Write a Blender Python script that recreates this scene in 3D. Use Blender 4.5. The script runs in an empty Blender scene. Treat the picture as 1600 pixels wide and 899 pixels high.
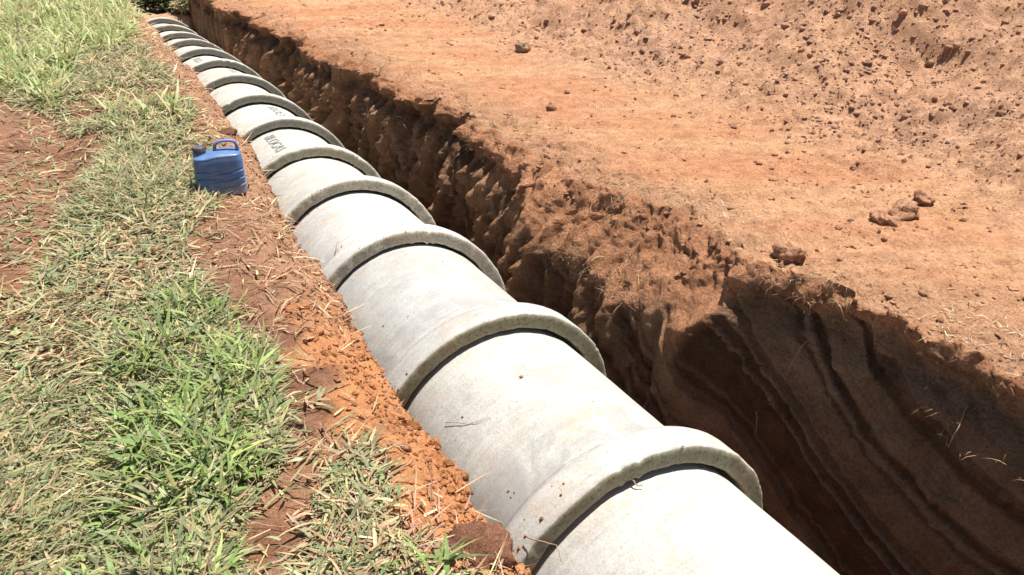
import bpy, math, random
import numpy as np

# ------------------------------------------------------------------ camera, light, exposure
sc = bpy.context.scene
COL = sc.collection
H = 1.5                                   # eye height over the ground
PITCH, YAW, F = 0.46902, 0.50187, 1244.0   # focal length in pixels of a 1600 wide frame
cam_d = bpy.data.cameras.new("camera")
cam_d.sensor_width = 36.0
cam_d.lens = 36.0 * F / 1600.0
cam_d.clip_start = 0.05
cam_d.clip_end = 2000.0
cam = bpy.data.objects.new("camera", cam_d)
COL.objects.link(cam)
cam.location = (0, 0, H)
cam.rotation_euler = (math.pi / 2 - PITCH, 0, -YAW)
sc.camera = cam

SUN_EL, SUN_AZ = 74.0, 3.0                # azimuth measured from +X (across the trench) towards +Y
w = bpy.data.worlds.new("World")
sc.world = w
w.use_nodes = True
wn = w.node_tree
wn.nodes.clear()
sky = wn.nodes.new("ShaderNodeTexSky")
sky.sky_type = 'NISHITA'
sky.sun_disc = False
sky.sun_elevation = math.radians(SUN_EL)
sky.sun_rotation = math.radians(90 - SUN_AZ)
bg = wn.nodes.new("ShaderNodeBackground")
bg.inputs[1].default_value = 0.05
wo = wn.nodes.new("ShaderNodeOutputWorld")
wn.links.new(sky.outputs[0], bg.inputs[0])
wn.links.new(bg.outputs[0], wo.inputs[0])

sun_d = bpy.data.lights.new("sun", 'SUN')
sun_d.energy = 5.0
sun_d.angle = math.radians(0.5)
sun_d.color = (1.0, 0.965, 0.905)
sun = bpy.data.objects.new("sun", sun_d)
COL.objects.link(sun)
el, az = math.radians(SUN_EL), math.radians(SUN_AZ)
from mathutils import Vector, Matrix
sdir = Vector((math.cos(el) * math.cos(az), math.cos(el) * math.sin(az), math.sin(el)))
sun.rotation_euler = sdir.to_track_quat('Z', 'Y').to_euler()
sun.location = (20, 3, 40)

sc.view_settings.view_transform = 'Standard'
sc.view_settings.look = 'None'
sc.view_settings.exposure = 0.82
sc.view_settings.gamma = 1.0

# ------------------------------------------------------------------ helpers
rng = np.random.default_rng(7)
random.seed(7)


def G(px, py, z=0.0):
    """point of the plane at height z that a pixel of the 1600x899 photograph looks at"""
    sp, cp, sy, cy = math.sin(PITCH), math.cos(PITCH), math.sin(YAW), math.cos(YAW)
    a, b = (px - 800) / F, -(py - 449.5) / F
    d = np.array([sy * cp + a * cy + b * sp * sy, cy * cp - a * sy + b * sp * cy, -sp + b * cp])
    t = (z - H) / d[2]
    return np.array([d[0] * t, d[1] * t])


def _h(ix, iy, iz, s):
    n = (ix.astype(np.uint32) * np.uint32(374761393) + iy.astype(np.uint32) * np.uint32(668265263)
         + iz.astype(np.uint32) * np.uint32(2147483647) + np.uint32(s * 974711 + 1013))
    n = (n ^ (n >> np.uint32(13))) * np.uint32(1274126177)
    n = n ^ (n >> np.uint32(16))
    n = n * np.uint32(2246822519)
    n = n ^ (n >> np.uint32(15))
    return (n & np.uint32(0xFFFFFF)).astype(np.float32) / np.float32(0xFFFFFF)


def vn(x, y, z=None, s=0):
    """value noise, -1..1"""
    x = np.asarray(x, np.float32); y = np.asarray(y, np.float32)
    fx = np.floor(x); fy = np.floor(y)
    tx = x - fx; ty = y - fy
    ix = fx.astype(np.int64); iy = fy.astype(np.int64)
    tx = tx * tx * tx * (tx * (tx * 6 - 15) + 10); ty = ty * ty * ty * (ty * (ty * 6 - 15) + 10)
    if z is None:
        iz = np.zeros_like(ix)
        a = _h(ix, iy, iz, s); b = _h(ix + 1, iy, iz, s); c = _h(ix, iy + 1, iz, s); d = _h(ix + 1, iy + 1, iz, s)
        return (a + (b - a) * tx + (c - a) * ty + (a - b - c + d) * tx * ty) * 2 - 1
    z = np.asarray(z, np.float32)
    fz = np.floor(z); tz = z - fz; iz = fz.astype(np.int64); tz = tz * tz * (3 - 2 * tz)
    r = []
    for k in (0, 1):
        a = _h(ix, iy, iz + k, s); b = _h(ix + 1, iy, iz + k, s)
        c = _h(ix, iy + 1, iz + k, s); d = _h(ix + 1, iy + 1, iz + k, s)
        r.append(a + (b - a) * tx + (c - a) * ty + (a - b - c + d) * tx * ty)
    return (r[0] + (r[1] - r[0]) * tz) * 2 - 1


def fbm(x, y, z=None, o=4, s=0, g=0.5):
    t = 0; a = 1.0; n = 0
    for k in range(o):
        f = 2.03 ** k
        t = t + a * vn(x * f + 17.3 * k, y * f - 9.1 * k, None if z is None else z * f, s + k)
        n += a; a *= g
    return t / n


def lumps(x, y, size, s=0, keep=0.6):
    """rounded clods sitting in jittered cells, 0..1"""
    x = np.asarray(x, np.float32) / size; y = np.asarray(y, np.float32) / size
    fx = np.floor(x).astype(np.int64); fy = np.floor(y).astype(np.int64)
    z0 = np.zeros_like(fx)
    best = np.zeros(x.shape, np.float32)
    for i in (-1, 0, 1):
        for j in (-1, 0, 1):
            cx = fx + i; cy = fy + j
            px = cx + 0.15 + 0.7 * _h(cx, cy, z0, s); py = cy + 0.15 + 0.7 * _h(cx, cy, z0 + 1, s)
            r = 0.22 + 0.38 * _h(cx, cy, z0 + 2, s)
            on = _h(cx, cy, z0 + 3, s) < keep
            asp = 0.6 + 0.8 * _h(cx, cy, z0 + 4, s)
            d = np.sqrt(((x - px) * asp) ** 2 + ((y - py) / asp) ** 2) / r
            best = np.maximum(best, np.where(on, np.sqrt(np.clip(1 - d * d, 0, 1)) * r * 1.6, 0))
    return best


def sst(a, b, x):
    t = np.clip((x - a) / (b - a), 0, 1)
    return t * t * (3 - 2 * t)


def tag(o, label=None, cat=None, group=None, kind=None):
    if label: o["label"] = label
    if cat: o["category"] = cat
    if group: o["group"] = group
    if kind: o["kind"] = kind
    return o


def new_obj(name, me, parent=None):
    o = bpy.data.objects.new(name, me)
    COL.objects.link(o)
    if parent: o.parent = parent
    return o


def mesh_np(name, V, F4=None, F3=None, mats=(), col=None, smooth=False, midx=None):
    V = np.asarray(V, np.float32)
    me = bpy.data.meshes.new(name)
    n4 = 0 if F4 is None else len(F4); n3 = 0 if F3 is None else len(F3)
    li = []
    if n4: li.append(np.asarray(F4, np.int32).ravel())
    if n3: li.append(np.asarray(F3, np.int32).ravel())
    li = np.concatenate(li)
    me.vertices.add(len(V)); me.vertices.foreach_set("co", V.ravel())
    me.loops.add(len(li)); me.loops.foreach_set("vertex_index", li)
    me.polygons.add(n4 + n3)
    st = np.concatenate([np.arange(n4) * 4, n4 * 4 + np.arange(n3) * 3]).astype(np.int32)
    me.polygons.foreach_set("loop_start", st)
    if smooth: me.polygons.foreach_set("use_smooth", np.ones(n4 + n3, bool))
    for m in mats: me.materials.append(m)
    if midx is not None: me.polygons.foreach_set("material_index", np.asarray(midx, np.int32))
    if col is not None:
        a = me.color_attributes.new("Col", 'FLOAT_COLOR', 'POINT')
        c = np.ones((len(V), 4), np.float32); c[:, :3] = col
        a.data.foreach_set("color", c.ravel())
    me.update(calc_edges=True)
    return me


# ------------------------------------------------------------------ materials
def nodes_of(name):
    m = bpy.data.materials.new(name)
    m.use_nodes = True
    nt = m.node_tree
    b = nt.nodes["Principled BSDF"]
    return m, nt, b


def nnode(nt, t, **kw):
    n = nt.nodes.new(t)
    for k, v in kw.items(): setattr(n, k, v)
    return n


def noise_node(nt, vec, scale, detail=4, rough=0.55, dist=0.0):
    n = nt.nodes.new("ShaderNodeTexNoise")
    n.inputs["Scale"].default_value = scale
    n.inputs["Detail"].default_value = detail
    n.inputs["Roughness"].default_value = rough
    n.inputs["Distortion"].default_value = dist
    if vec is not None: nt.links.new(vec, n.inputs["Vector"])
    return n


def ramp(nt, fac, stops):
    r = nt.nodes.new("ShaderNodeValToRGB")
    e = r.color_ramp.elements
    while len(e) < len(stops): e.new(0.5)
    for i, (p, c) in enumerate(stops):
        e[i].position = p
        e[i].color = (c[0], c[1], c[2], 1) if hasattr(c, '__len__') else (c, c, c, 1)
    nt.links.new(fac, r.inputs[0])
    return r


def mix(nt, kind, fac, a, b):
    n = nt.nodes.new("ShaderNodeMix")
    n.data_type = 'RGBA'; n.blend_type = kind
    if isinstance(fac, (int, float)): n.inputs[0].default_value = fac
    else: nt.links.new(fac, n.inputs[0])
    for k, v in ((6, a), (7, b)):
        if isinstance(v, tuple): n.inputs[k].default_value = (*v, 1)
        else: nt.links.new(v, n.inputs[k])
    return n.outputs[2]


def soil_material(name, bump=0.6, fine=1.0):
    m, nt, b = nodes_of(name)
    L = nt.links
    geo = nnode(nt, "ShaderNodeNewGeometry")
    at = nnode(nt, "ShaderNodeAttribute", attribute_name="Col")
    n1 = noise_node(nt, geo.outputs["Position"], 9.0, 5, 0.6)
    n2 = noise_node(nt, geo.outputs["Position"], 70.0, 4, 0.65)
    n3 = noise_node(nt, geo.outputs["Position"], 260.0, 3, 0.6)
    r1 = ramp(nt, n1.outputs[0], [(0.3, (0.78, 0.74, 0.72)), (0.7, (1.2, 1.2, 1.22))])
    r2 = ramp(nt, n2.outputs[0], [(0.28, (0.62, 0.57, 0.54)), (0.5, (1, 1, 1)), (0.75, (1.25, 1.25, 1.27))])
    c = mix(nt, 'MULTIPLY', 1.0, at.outputs[0], r1.outputs[0])
    c = mix(nt, 'MULTIPLY', 0.85, c, r2.outputs[0])
    L.new(c, b.inputs["Base Color"])
    b.inputs["Roughness"].default_value = 0.95
    b.inputs["Specular IOR Level"].default_value = 0.15
    n0 = noise_node(nt, geo.outputs["Position"], 24.0, 6, 0.68, 0.3)
    b0 = nnode(nt, "ShaderNodeBump"); b0.inputs["Strength"].default_value = bump; b0.inputs["Distance"].default_value = 0.09
    L.new(n0.outputs[0], b0.inputs["Height"])
    b1 = nnode(nt, "ShaderNodeBump"); b1.inputs["Strength"].default_value = bump; b1.inputs["Distance"].default_value = 0.035
    L.new(b0.outputs[0], b1.inputs["Normal"])
    b2 = nnode(nt, "ShaderNodeBump"); b2.inputs["Strength"].default_value = bump * fine; b2.inputs["Distance"].default_value = 0.004
    L.new(n2.outputs[0], b1.inputs["Height"]); L.new(n3.outputs[0], b2.inputs["Height"])
    L.new(b1.outputs[0], b2.inputs["Normal"]); L.new(b2.outputs[0], b.inputs["Normal"])
    return m


def blade_material(name, transl=0.35):
    m, nt, b = nodes_of(name)
    L = nt.links
    at = nnode(nt, "ShaderNodeAttribute", attribute_name="Col")
    geo = nnode(nt, "ShaderNodeNewGeometry")
    n1 = noise_node(nt, geo.outputs["Position"], 90, 2)
    r = ramp(nt, n1.outputs[0], [(0.3, 0.78), (0.7, 1.18)])
    c = mix(nt, 'MULTIPLY', 1.0, at.outputs[0], r.outputs[0])
    L.new(c, b.inputs["Base Color"])
    b.inputs["Roughness"].default_value = 0.55
    b.inputs["Specular IOR Level"].default_value = 0.35
    t = nnode(nt, "ShaderNodeBsdfTranslucent"); L.new(c, t.inputs[0])
    ms = nnode(nt, "ShaderNodeMixShader"); ms.inputs[0].default_value = transl
    L.new(b.outputs[0], ms.inputs[1]); L.new(t.outputs[0], ms.inputs[2])
    L.new(ms.outputs[0], nt.nodes["Material Output"].inputs[0])
    return m


def concrete_material(name, base, dirt, dirt_amt, grain, con=1.0, stain=0.0):
    m, nt, b = nodes_of(name)
    L = nt.links
    geo = nnode(nt, "ShaderNodeNewGeometry")
    pos = geo.outputs["Position"]
    oi = nnode(nt, "ShaderNodeObjectInfo")
    tc = nnode(nt, "ShaderNodeTexCoord")
    mp = nnode(nt, "ShaderNodeMapping")           # fine rings left by the spun mould
    mp.inputs["Scale"].default_value = (1.2, 34, 1.2)
    L.new(pos, mp.inputs[0])
    rings = noise_node(nt, mp.outputs[0], 1.6, 4, 0.6, 0.3)
    big = noise_node(nt, pos, 3.1, 5, 0.62, 0.6)
    mid = noise_node(nt, pos, 14, 5, 0.65, 0.4)
    fin = noise_node(nt, pos, grain, 4, 0.7)
    spk = nnode(nt, "ShaderNodeTexVoronoi"); spk.inputs["Scale"].default_value = 46; L.new(pos, spk.inputs["Vector"])
    c = mix(nt, 'MULTIPLY', 1.0, base, ramp(nt, rings.outputs[0], [(0.3, (0.86, 0.86, 0.86)), (0.7, (1.06, 1.06, 1.05))]).outputs[0])
    c = mix(nt, 'MULTIPLY', 1.0, c, ramp(nt, big.outputs[0], [(0.32, (0.87, 0.875, 0.88)), (0.52, (1, 1, 1)), (0.7, (1.09, 1.085, 1.06))]).outputs[0])
    c = mix(nt, 'MULTIPLY', 1.0, c, ramp(nt, mid.outputs[0], [(0.3, (0.90, 0.89, 0.87)), (0.55, (1.02, 1.02, 1.02)), (0.75, (1.08, 1.08, 1.08))]).outputs[0])
    c = mix(nt, 'MULTIPLY', 1.0, c, ramp(nt, fin.outputs[0], [(0.30, (1 - 0.22 * con, 1 - 0.22 * con, 1 - 0.24 * con)), (0.5, (1, 1, 1)), (0.75, (1 + 0.08 * con, 1 + 0.08 * con, 1 + 0.08 * con))]).outputs[0])
    # soil rubbed into the surface in loose patches
    d1 = noise_node(nt, pos, 2.3, 6, 0.7, 1.2)
    d2 = noise_node(nt, pos, 38, 3, 0.7)
    dm = nnode(nt, "ShaderNodeMath", operation='MULTIPLY')
    L.new(ramp(nt, d1.outputs[0], [(0.50, 0.0), (0.70, 1.0)]).outputs[0], dm.inputs[0])
    L.new(ramp(nt, d2.outputs[0], [(0.35, 0.15), (0.62, 1.0)]).outputs[0], dm.inputs[1])
    dm2 = nnode(nt, "ShaderNodeMath", operation='MULTIPLY'); L.new(dm.outputs[0], dm2.inputs[0]); dm2.inputs[1].default_value = dirt_amt
    c = mix(nt, 'MIX', dm2.outputs[0], c, dirt)
    if stain:
        so = nnode(nt, "ShaderNodeSeparateXYZ"); L.new(tc.outputs["Object"], so.inputs[0])
        sr = ramp(nt, so.outputs[1], [(0.10, 0.0), (0.19, 1.0), (0.33, 0.75), (0.47, 0.0)])
        sn_ = noise_node(nt, pos, 4.2, 5, 0.68, 1.0)
        sm = nnode(nt, "ShaderNodeMath", operation='MULTIPLY'); L.new(sr.outputs[0], sm.inputs[0])
        L.new(ramp(nt, sn_.outputs[0], [(0.44, 0.0), (0.58, 1.0)]).outputs[0], sm.inputs[1])
        sm2 = nnode(nt, "ShaderNodeMath", operation='MULTIPLY'); L.new(sm.outputs[0], sm2.inputs[0]); sm2.inputs[1].default_value = stain
        c = mix(nt, 'MIX', sm2.outputs[0], c, (0.27, 0.265, 0.262))
    # pinholes
    ph = ramp(nt, spk.outputs["Distance"], [(0.05, 0.62), (0.11, 0.0)])
    pm = noise_node(nt, pos, 6, 2)
    pmr = ramp(nt, pm.outputs[0], [(0.5, 0.0), (0.62, 1.0)])
    pp = nnode(nt, "ShaderNodeMath", operation='MULTIPLY'); L.new(ph.outputs[0], pp.inputs[0]); L.new(pmr.outputs[0], pp.inputs[1])
    c = mix(nt, 'MIX', pp.outputs[0], c, (0.16, 0.15, 0.13))
    # each pipe's own tint
    c = mix(nt, 'MULTIPLY', 1.0, c, oi.outputs["Color"])
    L.new(c, b.inputs["Base Color"])
    b.inputs["Roughness"].default_value = 0.82
    b.inputs["Specular IOR Level"].default_value = 0.25
    bu = nnode(nt, "ShaderNodeBump"); bu.inputs["Strength"].default_value = 0.45; bu.inputs["Distance"].default_value = 0.004
    b2 = nnode(nt, "ShaderNodeBump"); b2.inputs["Strength"].default_value = 0.35; b2.inputs["Distance"].default_value = 0.003
    L.new(mid.outputs[0], bu.inputs["Height"]); L.new(fin.outputs[0], b2.inputs["Height"])
    L.new(bu.outputs[0], b2.inputs["Normal"]); L.new(b2.outputs[0], b.inputs["Normal"])
    return m


M_SOIL = soil_material("dry_red_soil", 0.72)
M_WALL = soil_material("cut_earth", 0.8, 0.8)
M_CLOD = soil_material("clod_soil", 0.8)
M_BLADE = blade_material("grass_blade", 0.35)
M_STRAW = blade_material("dry_straw", 0.12)
M_CONC = concrete_material("cast_concrete", (0.450, 0.443, 0.420), (0.42, 0.29, 0.19), 0.75, 120, 1.3, 0.75)
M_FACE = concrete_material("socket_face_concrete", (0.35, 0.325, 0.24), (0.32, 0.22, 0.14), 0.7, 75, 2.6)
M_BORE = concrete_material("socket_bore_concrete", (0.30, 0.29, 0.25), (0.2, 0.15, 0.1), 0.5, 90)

# ------------------------------------------------------------------ the land: one swept grid (trench, banks, ground, spoil bank)
PX, PZ, PR, PB, PY0 = 1.3129, H - 2.156, 0.494, 0.583, 1.5086    # pipe axis, barrel and socket radius, first socket face
PL = 1.0008                                                     # laid length of a pipe
LINE_X = np.array([0, 0, 0, 0, .04, .07, .11, .12, .14, .15, .16, .16, .16, .16, .17, .18])     # the line drifts right and dips
LINE_Z = np.array([0, 0, 0, 0, -.04, -.10, -.135, -.145, -.155, -.175, -.21, -.25, -.30, -.335, -.36, -.38])
LINE_N = np.arange(-1, 15)


def axis_x(y): return PX + np.interp((y - PY0) / PL, LINE_N, LINE_X)


def axis_z(y): return PZ + np.interp((y - PY0) / PL, LINE_N, LINE_Z)


def axis_grow(a, b, base, k):
    v = [a]
    while v[-1] < b:
        v.append(v[-1] + base + k * abs(v[-1] - a))
    return np.array(v)


ry = [0.2]
while ry[-1] < 17.5:
    ry.append(ry[-1] + 0.0055 + 0.0036 * max(0.0, ry[-1] - 0.2))
ry = np.array(ry)
near = 0.2 - np.cumsum(0.02 * 1.35 ** np.arange(33))
far = ry[-1] + np.cumsum(0.12 * 1.32 ** np.arange(31))
ROWS = np.concatenate([near[::-1], ry, far]).astype(np.float64)

EL = np.array([(-400, .74), (0.6, .73), (1.26, .775), (2.11, .765), (3.0, .80), (3.73, .81), (4.63, .90), (5.45, .965), (7.03, 1.03), (9.24, 1.02), (11.25, 1.03), (15, 1.05), (400, 1.05)])
ER = np.array([(-400, 2.75), (1.0, 2.70), (1.21, 2.68), (1.67, 2.64), (2.05, 2.62), (2.33, 2.57), (3.13, 2.62), (3.6, 2.46), (4.49, 2.53), (5.39, 2.49), (6.65, 2.49), (8.43, 2.46), (10.5, 2.30), (12, 2.18), (15, 2.02), (400, 2.0)])


def edge_left(y): return np.interp(y, EL[:, 0], EL[:, 1]) + (0.05 - 0.015 * sst(3, 6, y)) * fbm(y * 2.6, y * 0 + 3.3, o=5, s=3, g=0.6)


def edge_right(y): return np.interp(y, ER[:, 0], ER[:, 1]) + 0.07 * fbm(y * 1.7, y * 0 + 8.3, o=5, s=5, g=0.62)


# column blocks
aL = np.concatenate([-(1.85 + np.cumsum(0.05 * 1.38 ** np.arange(26)))[::-1], np.linspace(-1.85, -0.30, 118), np.linspace(-0.30, 0, 34)[1:]])
tB = np.linspace(0, 1, 46)[1:]
tF = np.linspace(0, 1, 14)[1:]
tW = np.linspace(0, 1, 120)[1:]
bR = axis_grow(0.0, 9.0, 0.0095, 0.0062)[1:]
bR = np.concatenate([bR, bR[-1] + np.cumsum(0.15 * 1.3 ** np.arange(29))])
nL, nB, nF, nW, nR = len(aL), len(tB), len(tF), len(tW), len(bR)
NC = nL + nB + nF + nW + nR
cL, cB, cF, cW, cR = 0, nL, nL + nB, nL + nB + nF, nL + nB + nF + nW
NR = len(ROWS)
Y = np.repeat(ROWS[:, None], NC, 1)
X = np.zeros((NR, NC)); Z = np.zeros((NR, NC))
eL = edge_left(ROWS)[:, None]; eR = edge_right(ROWS)[:, None]
closing = (sst(14.50, 14.95, ROWS) + 0)[:, None]          # the trench runs out
closing = np.maximum(closing, 1 - sst(-30, -24, ROWS)[:, None])
DEPTH = np.interp(ROWS, [4, 16], [-1.29, -1.62])[:, None]
shoulder = 0.10 + 0.05 * fbm(ROWS[:, None] * 1.3, ROWS[:, None] * 0, o=3, s=11)

# left ground
X[:, :nL] = eL + aL[None, :]
# left bank
xb0 = eL; xb1 = np.minimum(eL - 0.02, 0.735)
t = tB[None, :]
X[:, cB:cF] = xb0 + (xb1 - xb0) * t + 0.045 * np.sin(np.pi * np.clip(t * 1.6, 0, 1))
Zb = -shoulder + (DEPTH + shoulder) * t ** 1.15
Z[:, cB:cF] = Zb
# floor
xw0 = np.maximum(np.minimum(eR - np.interp(ROWS, [2, 4, 5], [0.15, 0.17, 0.12])[:, None], 2.42), 1.86)
X[:, cF:cW] = xb1 + (xw0 - xb1) * tF[None, :]
Z[:, cF:cW] = DEPTH + 0.04 * fbm(X[:, cF:cW] * 4, Y[:, cF:cW] * 4, o=3, s=21)
# right wall
t = tW[None, :]
X[:, cW:cR] = xw0 + (eR - xw0) * t
Z[:, cW:cR] = DEPTH + (0 - DEPTH) * t
# right ground
X[:, cR:] = eR + bR[None, :]


def z_left(x, y, d):
    """d: distance left of the edge"""
    z = 0.035 * fbm(x * 1.1, y * 0.9, o=3, s=31) + 0.016 * fbm(x * 6, y * 6, o=4, s=33)
    z = z - 0.075 * np.exp(-((x + 0.33 - 0.03 * y) / 0.16) ** 2) * sst(1.0, 2.2, y) * (1 - sst(6.0, 8.0, y))   # old wheel rut
    z = z + 0.02 * lumps(x, y, 0.11, 35, 0.35) * sst(0.5, 0.0, d)
    z = z + 0.010 * lumps(x, y, 0.045, 36, 0.6) * sst(0.35, 0.0, d)
    return z


dL = -aL[None, :]
fadeL = 1.0 / (1 + (np.abs(X[:, :nL]) / 60) ** 2)
Z[:, :nL] = z_left(X[:, :nL], Y[:, :nL], dL) * fadeL - shoulder * sst(0.24, 0.0, dL) ** 1.6

TOE = 4.15


def mound_h(x, y):
    tx = TOE + 0.28 * fbm(y * 0.55, y * 0 + 2.0, o=3, s=41)
    d = x - tx
    z = 0.30 * np.log1p(np.exp(np.clip(d * 7, -30, 30))) / 7
    # a scraped step half way up
    st = tx + 1.25 + 0.35 * fbm(y * 0.8, y * 0 + 7, o=3, s=43)
    z = z + 0.13 * sst(0.0, 0.35, x - st) * sst(2.6, 3.4, y) * (1 - sst(6.2, 7.4, y))
    z = z + 0.32 * fbm(x * 0.9, y * 0.9, o=4, s=45) * sst(-0.1, 0.6, d)
    top = 1.75 + 0.2 * fbm(x * .3, y * .3, o=2, s=46)
    return np.where(z > top - 0.3, top - 0.3 * np.exp(-(z - top + 0.3) / 0.3), z), d


def z_right(x, y, b):
    zm, d = mound_h(x, y)
    m = sst(-0.35, 0.35, d + 0.25 * fbm(x * 2, y * 2, o=3, s=52))
    # streaks from the blade of the grader, slightly skewed to the trench
    u = x * 0.50 + y * 0.866; v = x * 0.866 - y * 0.50
    z = zm + 0.030 * fbm(x * 0.8, y * 0.8, o=3, s=51) + 0.034 * fbm(v * 0.7, u * 7.0, o=4, s=53) * (1 - m)
    z = z + 0.016 * fbm(x * 8, y * 8, o=5, s=54, g=0.7)
    patch = sst(-0.15, 0.35, fbm(x * 1.1, y * 1.1, o=3, s=55))
    z = z + (0.012 + 0.034 * m) * lumps(x, y, 0.13, 56, 0.55) * (0.25 + 0.75 * np.maximum(patch, m))
    z = z + (0.008 + 0.015 * m) * lumps(x, y, 0.06, 57, 0.65) * (0.35 + 0.65 * np.maximum(patch, m))
    z = z + 0.13 * m * lumps(x, y, 0.42, 58, 0.28) * sst(0.1, 0.5, fbm(x * .7, y * .7, o=2, s=59) + 0.25)
    return z, m


zr, mr = z_right(X[:, cR:], Y[:, cR:], bR[None, :])
fadeR = 1.0 / (1 + (np.maximum(0, X[:, cR:] - 12) / 30) ** 2)
Z[:, cR:] = zr * fadeR

# ---- wall relief (towards the open trench = -x)
yw, zw = Y[:, cW:cR], Z[:, cW:cR]
t = tW[None, :]
inner = sst(0.0, 0.12, t)
relief = (0.05 + 0.05 * sst(2.6, 3.6, yw)) * fbm(yw * 1.15, zw * 0.55, o=4, s=61, g=0.55)
butt = np.abs(fbm(yw * 2.6, zw * 0.7 + yw * 0.15, o=3, s=62))            # vertical fins between bucket cuts
relief = relief + 0.20 * (0.30 - butt) * sst(2.6, 4.5, yw)
# concentric bucket-tooth grooves, one family of arcs for every swing of the bucket
BOUND = np.array([-30.0, 2.72, 4.05, 5.1, 6.0, 7.0, 7.8, 8.9, 9.8, 11.0, 12.2, 13.5, 15.0])
CENY = np.array([0.90, 1.95, 3.3, 4.6, 5.2, 6.3, 7.0, 8.2, 9.0, 10.2, 11.2, 12.6, 14.0])
CENZ = np.array([0.85, 0.50, 0.10, 0.30, -0.1, 0.2, 0.0, 0.3, -0.1, 0.2, 0.1, 0.3, 0.1])
OFFX = np.array([0.0, 0.015, 0.075, 0.0, 0.09, 0.02, 0.10, 0.01, 0.07, 0.0, 0.08, 0.0, 0.05])
ywob = yw + 0.22 * fbm(yw * 0.9, zw * 1.5, o=3, s=63) + 0.25 * (zw + 0.6)
sid = np.clip(np.searchsorted(BOUND, ywob) - 1, 0, len(BOUND) - 1)
swing = sid.astype(float) * 1.7
rr = np.hypot(yw - CENY[sid], zw - CENZ[sid])
relief = relief + OFFX[sid]
rr = rr + 0.005 * fbm(yw * 5, zw * 5, o=2, s=64)
braw = 0.6 * vn(rr * 34, swing * 3.1 + 0.10 * yw, s=67) + 0.4 * vn(rr * 13, swing * 2.1 + 0.10 * yw, s=85)
band = sst(0.02, 0.16, braw)
bandd = sst(-0.12, 0.18, braw)              # smooth smears left by the bucket
groove = 0.9 * bandd + 0.45 * (0.5 + 0.5 * fbm(rr * 34, swing * 3.7 + 0.2 * yw, o=3, s=65))
band2 = sst(-0.05, 0.12, fbm(rr * 34, swing * 5.3 + 0.15 * yw, o=2, s=72))
gmask = 0.7 + 0.3 * sst(-0.25, 0.25, fbm(yw * 1.3, zw * 1.6, o=3, s=66))
fin = sst(0.62, 1.0, 1 - np.abs(fbm(yw * 3.0 + 0.55 * zw, zw * 0.45 + 3.0, o=3, s=74, g=0.55)) * 2.4)
fin = fin * sst(2.5, 3.6, yw) * (0.5 + 0.5 * sst(-0.3, 0.3, fbm(yw * 1.1, zw * 0.2, o=2, s=75)))
fine_fin = sst(0.5, 1.0, 1 - np.abs(fbm(yw * 9.0 + 1.6 * zw, zw * 0.9 + 7.0, o=3, s=76, g=0.55)) * 2.2) * sst(2.6, 3.4, yw)
relief = relief + (fine_fin + 0.8 * (0.5 - np.abs(fbm(yw * 15 + 2 * zw, zw * 1.6 + 3, o=2, s=79))) * sst(2.6, 3.4, yw)) * (0.02 + 0.05 * np.clip(-zw, 0, 1))
relief = relief + fin * (0.02 + 0.30 * np.clip(-zw, 0, 1.2))
relief = relief + (0.021 * groove + 0.006 * band2) * gmask
relief = relief + sst(3.6, 5.0, yw) * 0.07 * fbm(yw * 3.4, zw * 1.1, o=5, s=73, g=0.6)
relief = relief + 0.030 * fbm(yw * 8, zw * 8, o=5, s=68, g=0.65) * (1 - 0.75 * band * gmask)
relief = relief + 0.03 * lumps(yw, zw, 0.07, 69, 0.22) + 0.02 * lumps(yw, zw, 0.2, 70, 0.1)
Z0w = zw.copy()
# collapsed, gently sloping lip where the sun reaches the wall; undercut lip elsewhere
BEV = np.array([(-400, 0.0), (1.2, 0.0), (1.9, 0.01), (2.25, 0.05), (2.42, 0.24), (2.7, 0.31), (3.2, 0.30), (3.6, 0.20), (4.2, 0.08), (4.8, 0.07), (5.3, 0.02), (6.0, 0.05), (7.0, 0.02), (8.0, 0.05), (10.0, 0.02), (400, 0.02)])
bev = np.interp(ROWS, BEV[:, 0], BEV[:, 1])[:, None] * (1 + 0.5 * fbm(ROWS[:, None] * 3.1, ROWS[:, None] * 0, o=4, s=71))
depth = -zw
bslope = np.clip(1 - depth / (bev * 1.45 + 1e-4), 0, 1)            # 1 at the lip
X[:, cW:cR] -= inner * relief * (1 - 0.4 * bslope)
X[:, cW:cR] -= bev * (1 - bslope) * inner                         # whole wall stands in, the lip slopes back
under = np.interp(ROWS, [-400, 1.0, 1.9, 2.35, 2.5, 4.0, 4.6, 20, 400], [0.05, 0.06, 0.07, 0.06, 0.0, 0.0, 0.09, 0.09, 0.09])[:, None] * (1 + 0.8 * fbm(ROWS[:, None] * 2.3, ROWS[:, None] * 0 + 5, o=3, s=78))
X[:, cW:cR] += under * sst(0.12, 0.0, np.abs(depth - 0.17)) * inner * 1.0

# ---- lip: crumbly 3-D lumps on both sides of the edge
for sl, dist in ((slice(cW, cR), 1 - tW[None, :]), (slice(cR, cR + 90), bR[None, :90] / 0.9)):
    wgt = np.exp(-(dist * (1.3 if sl.start == cW else 1.0) / 0.26) ** 2)
    x, y, z = X[:, sl].copy(), Y[:, sl].copy(), Z[:, sl].copy()
    k = 6.5
    ny = fbm(x * k, y * k, z * k, o=5, s=82, g=0.7)
    nx = fbm(x * k, y * k, z * k, o=5, s=81, g=0.7)
    nz = fbm(x * k, y * k, z * k, o=5, s=83, g=0.7)
    amp = np.interp(ROWS, [2.3, 2.6, 4.0, 4.6], [0.8, 1.0, 1.0, 0.95])[:, None]
    X[:, sl] += amp * 0.075 * nx * wgt; Y[:, sl] += amp * 0.045 * ny * wgt; Z[:, sl] += amp * 0.062 * nz * wgt - 0.02 * wgt

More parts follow.
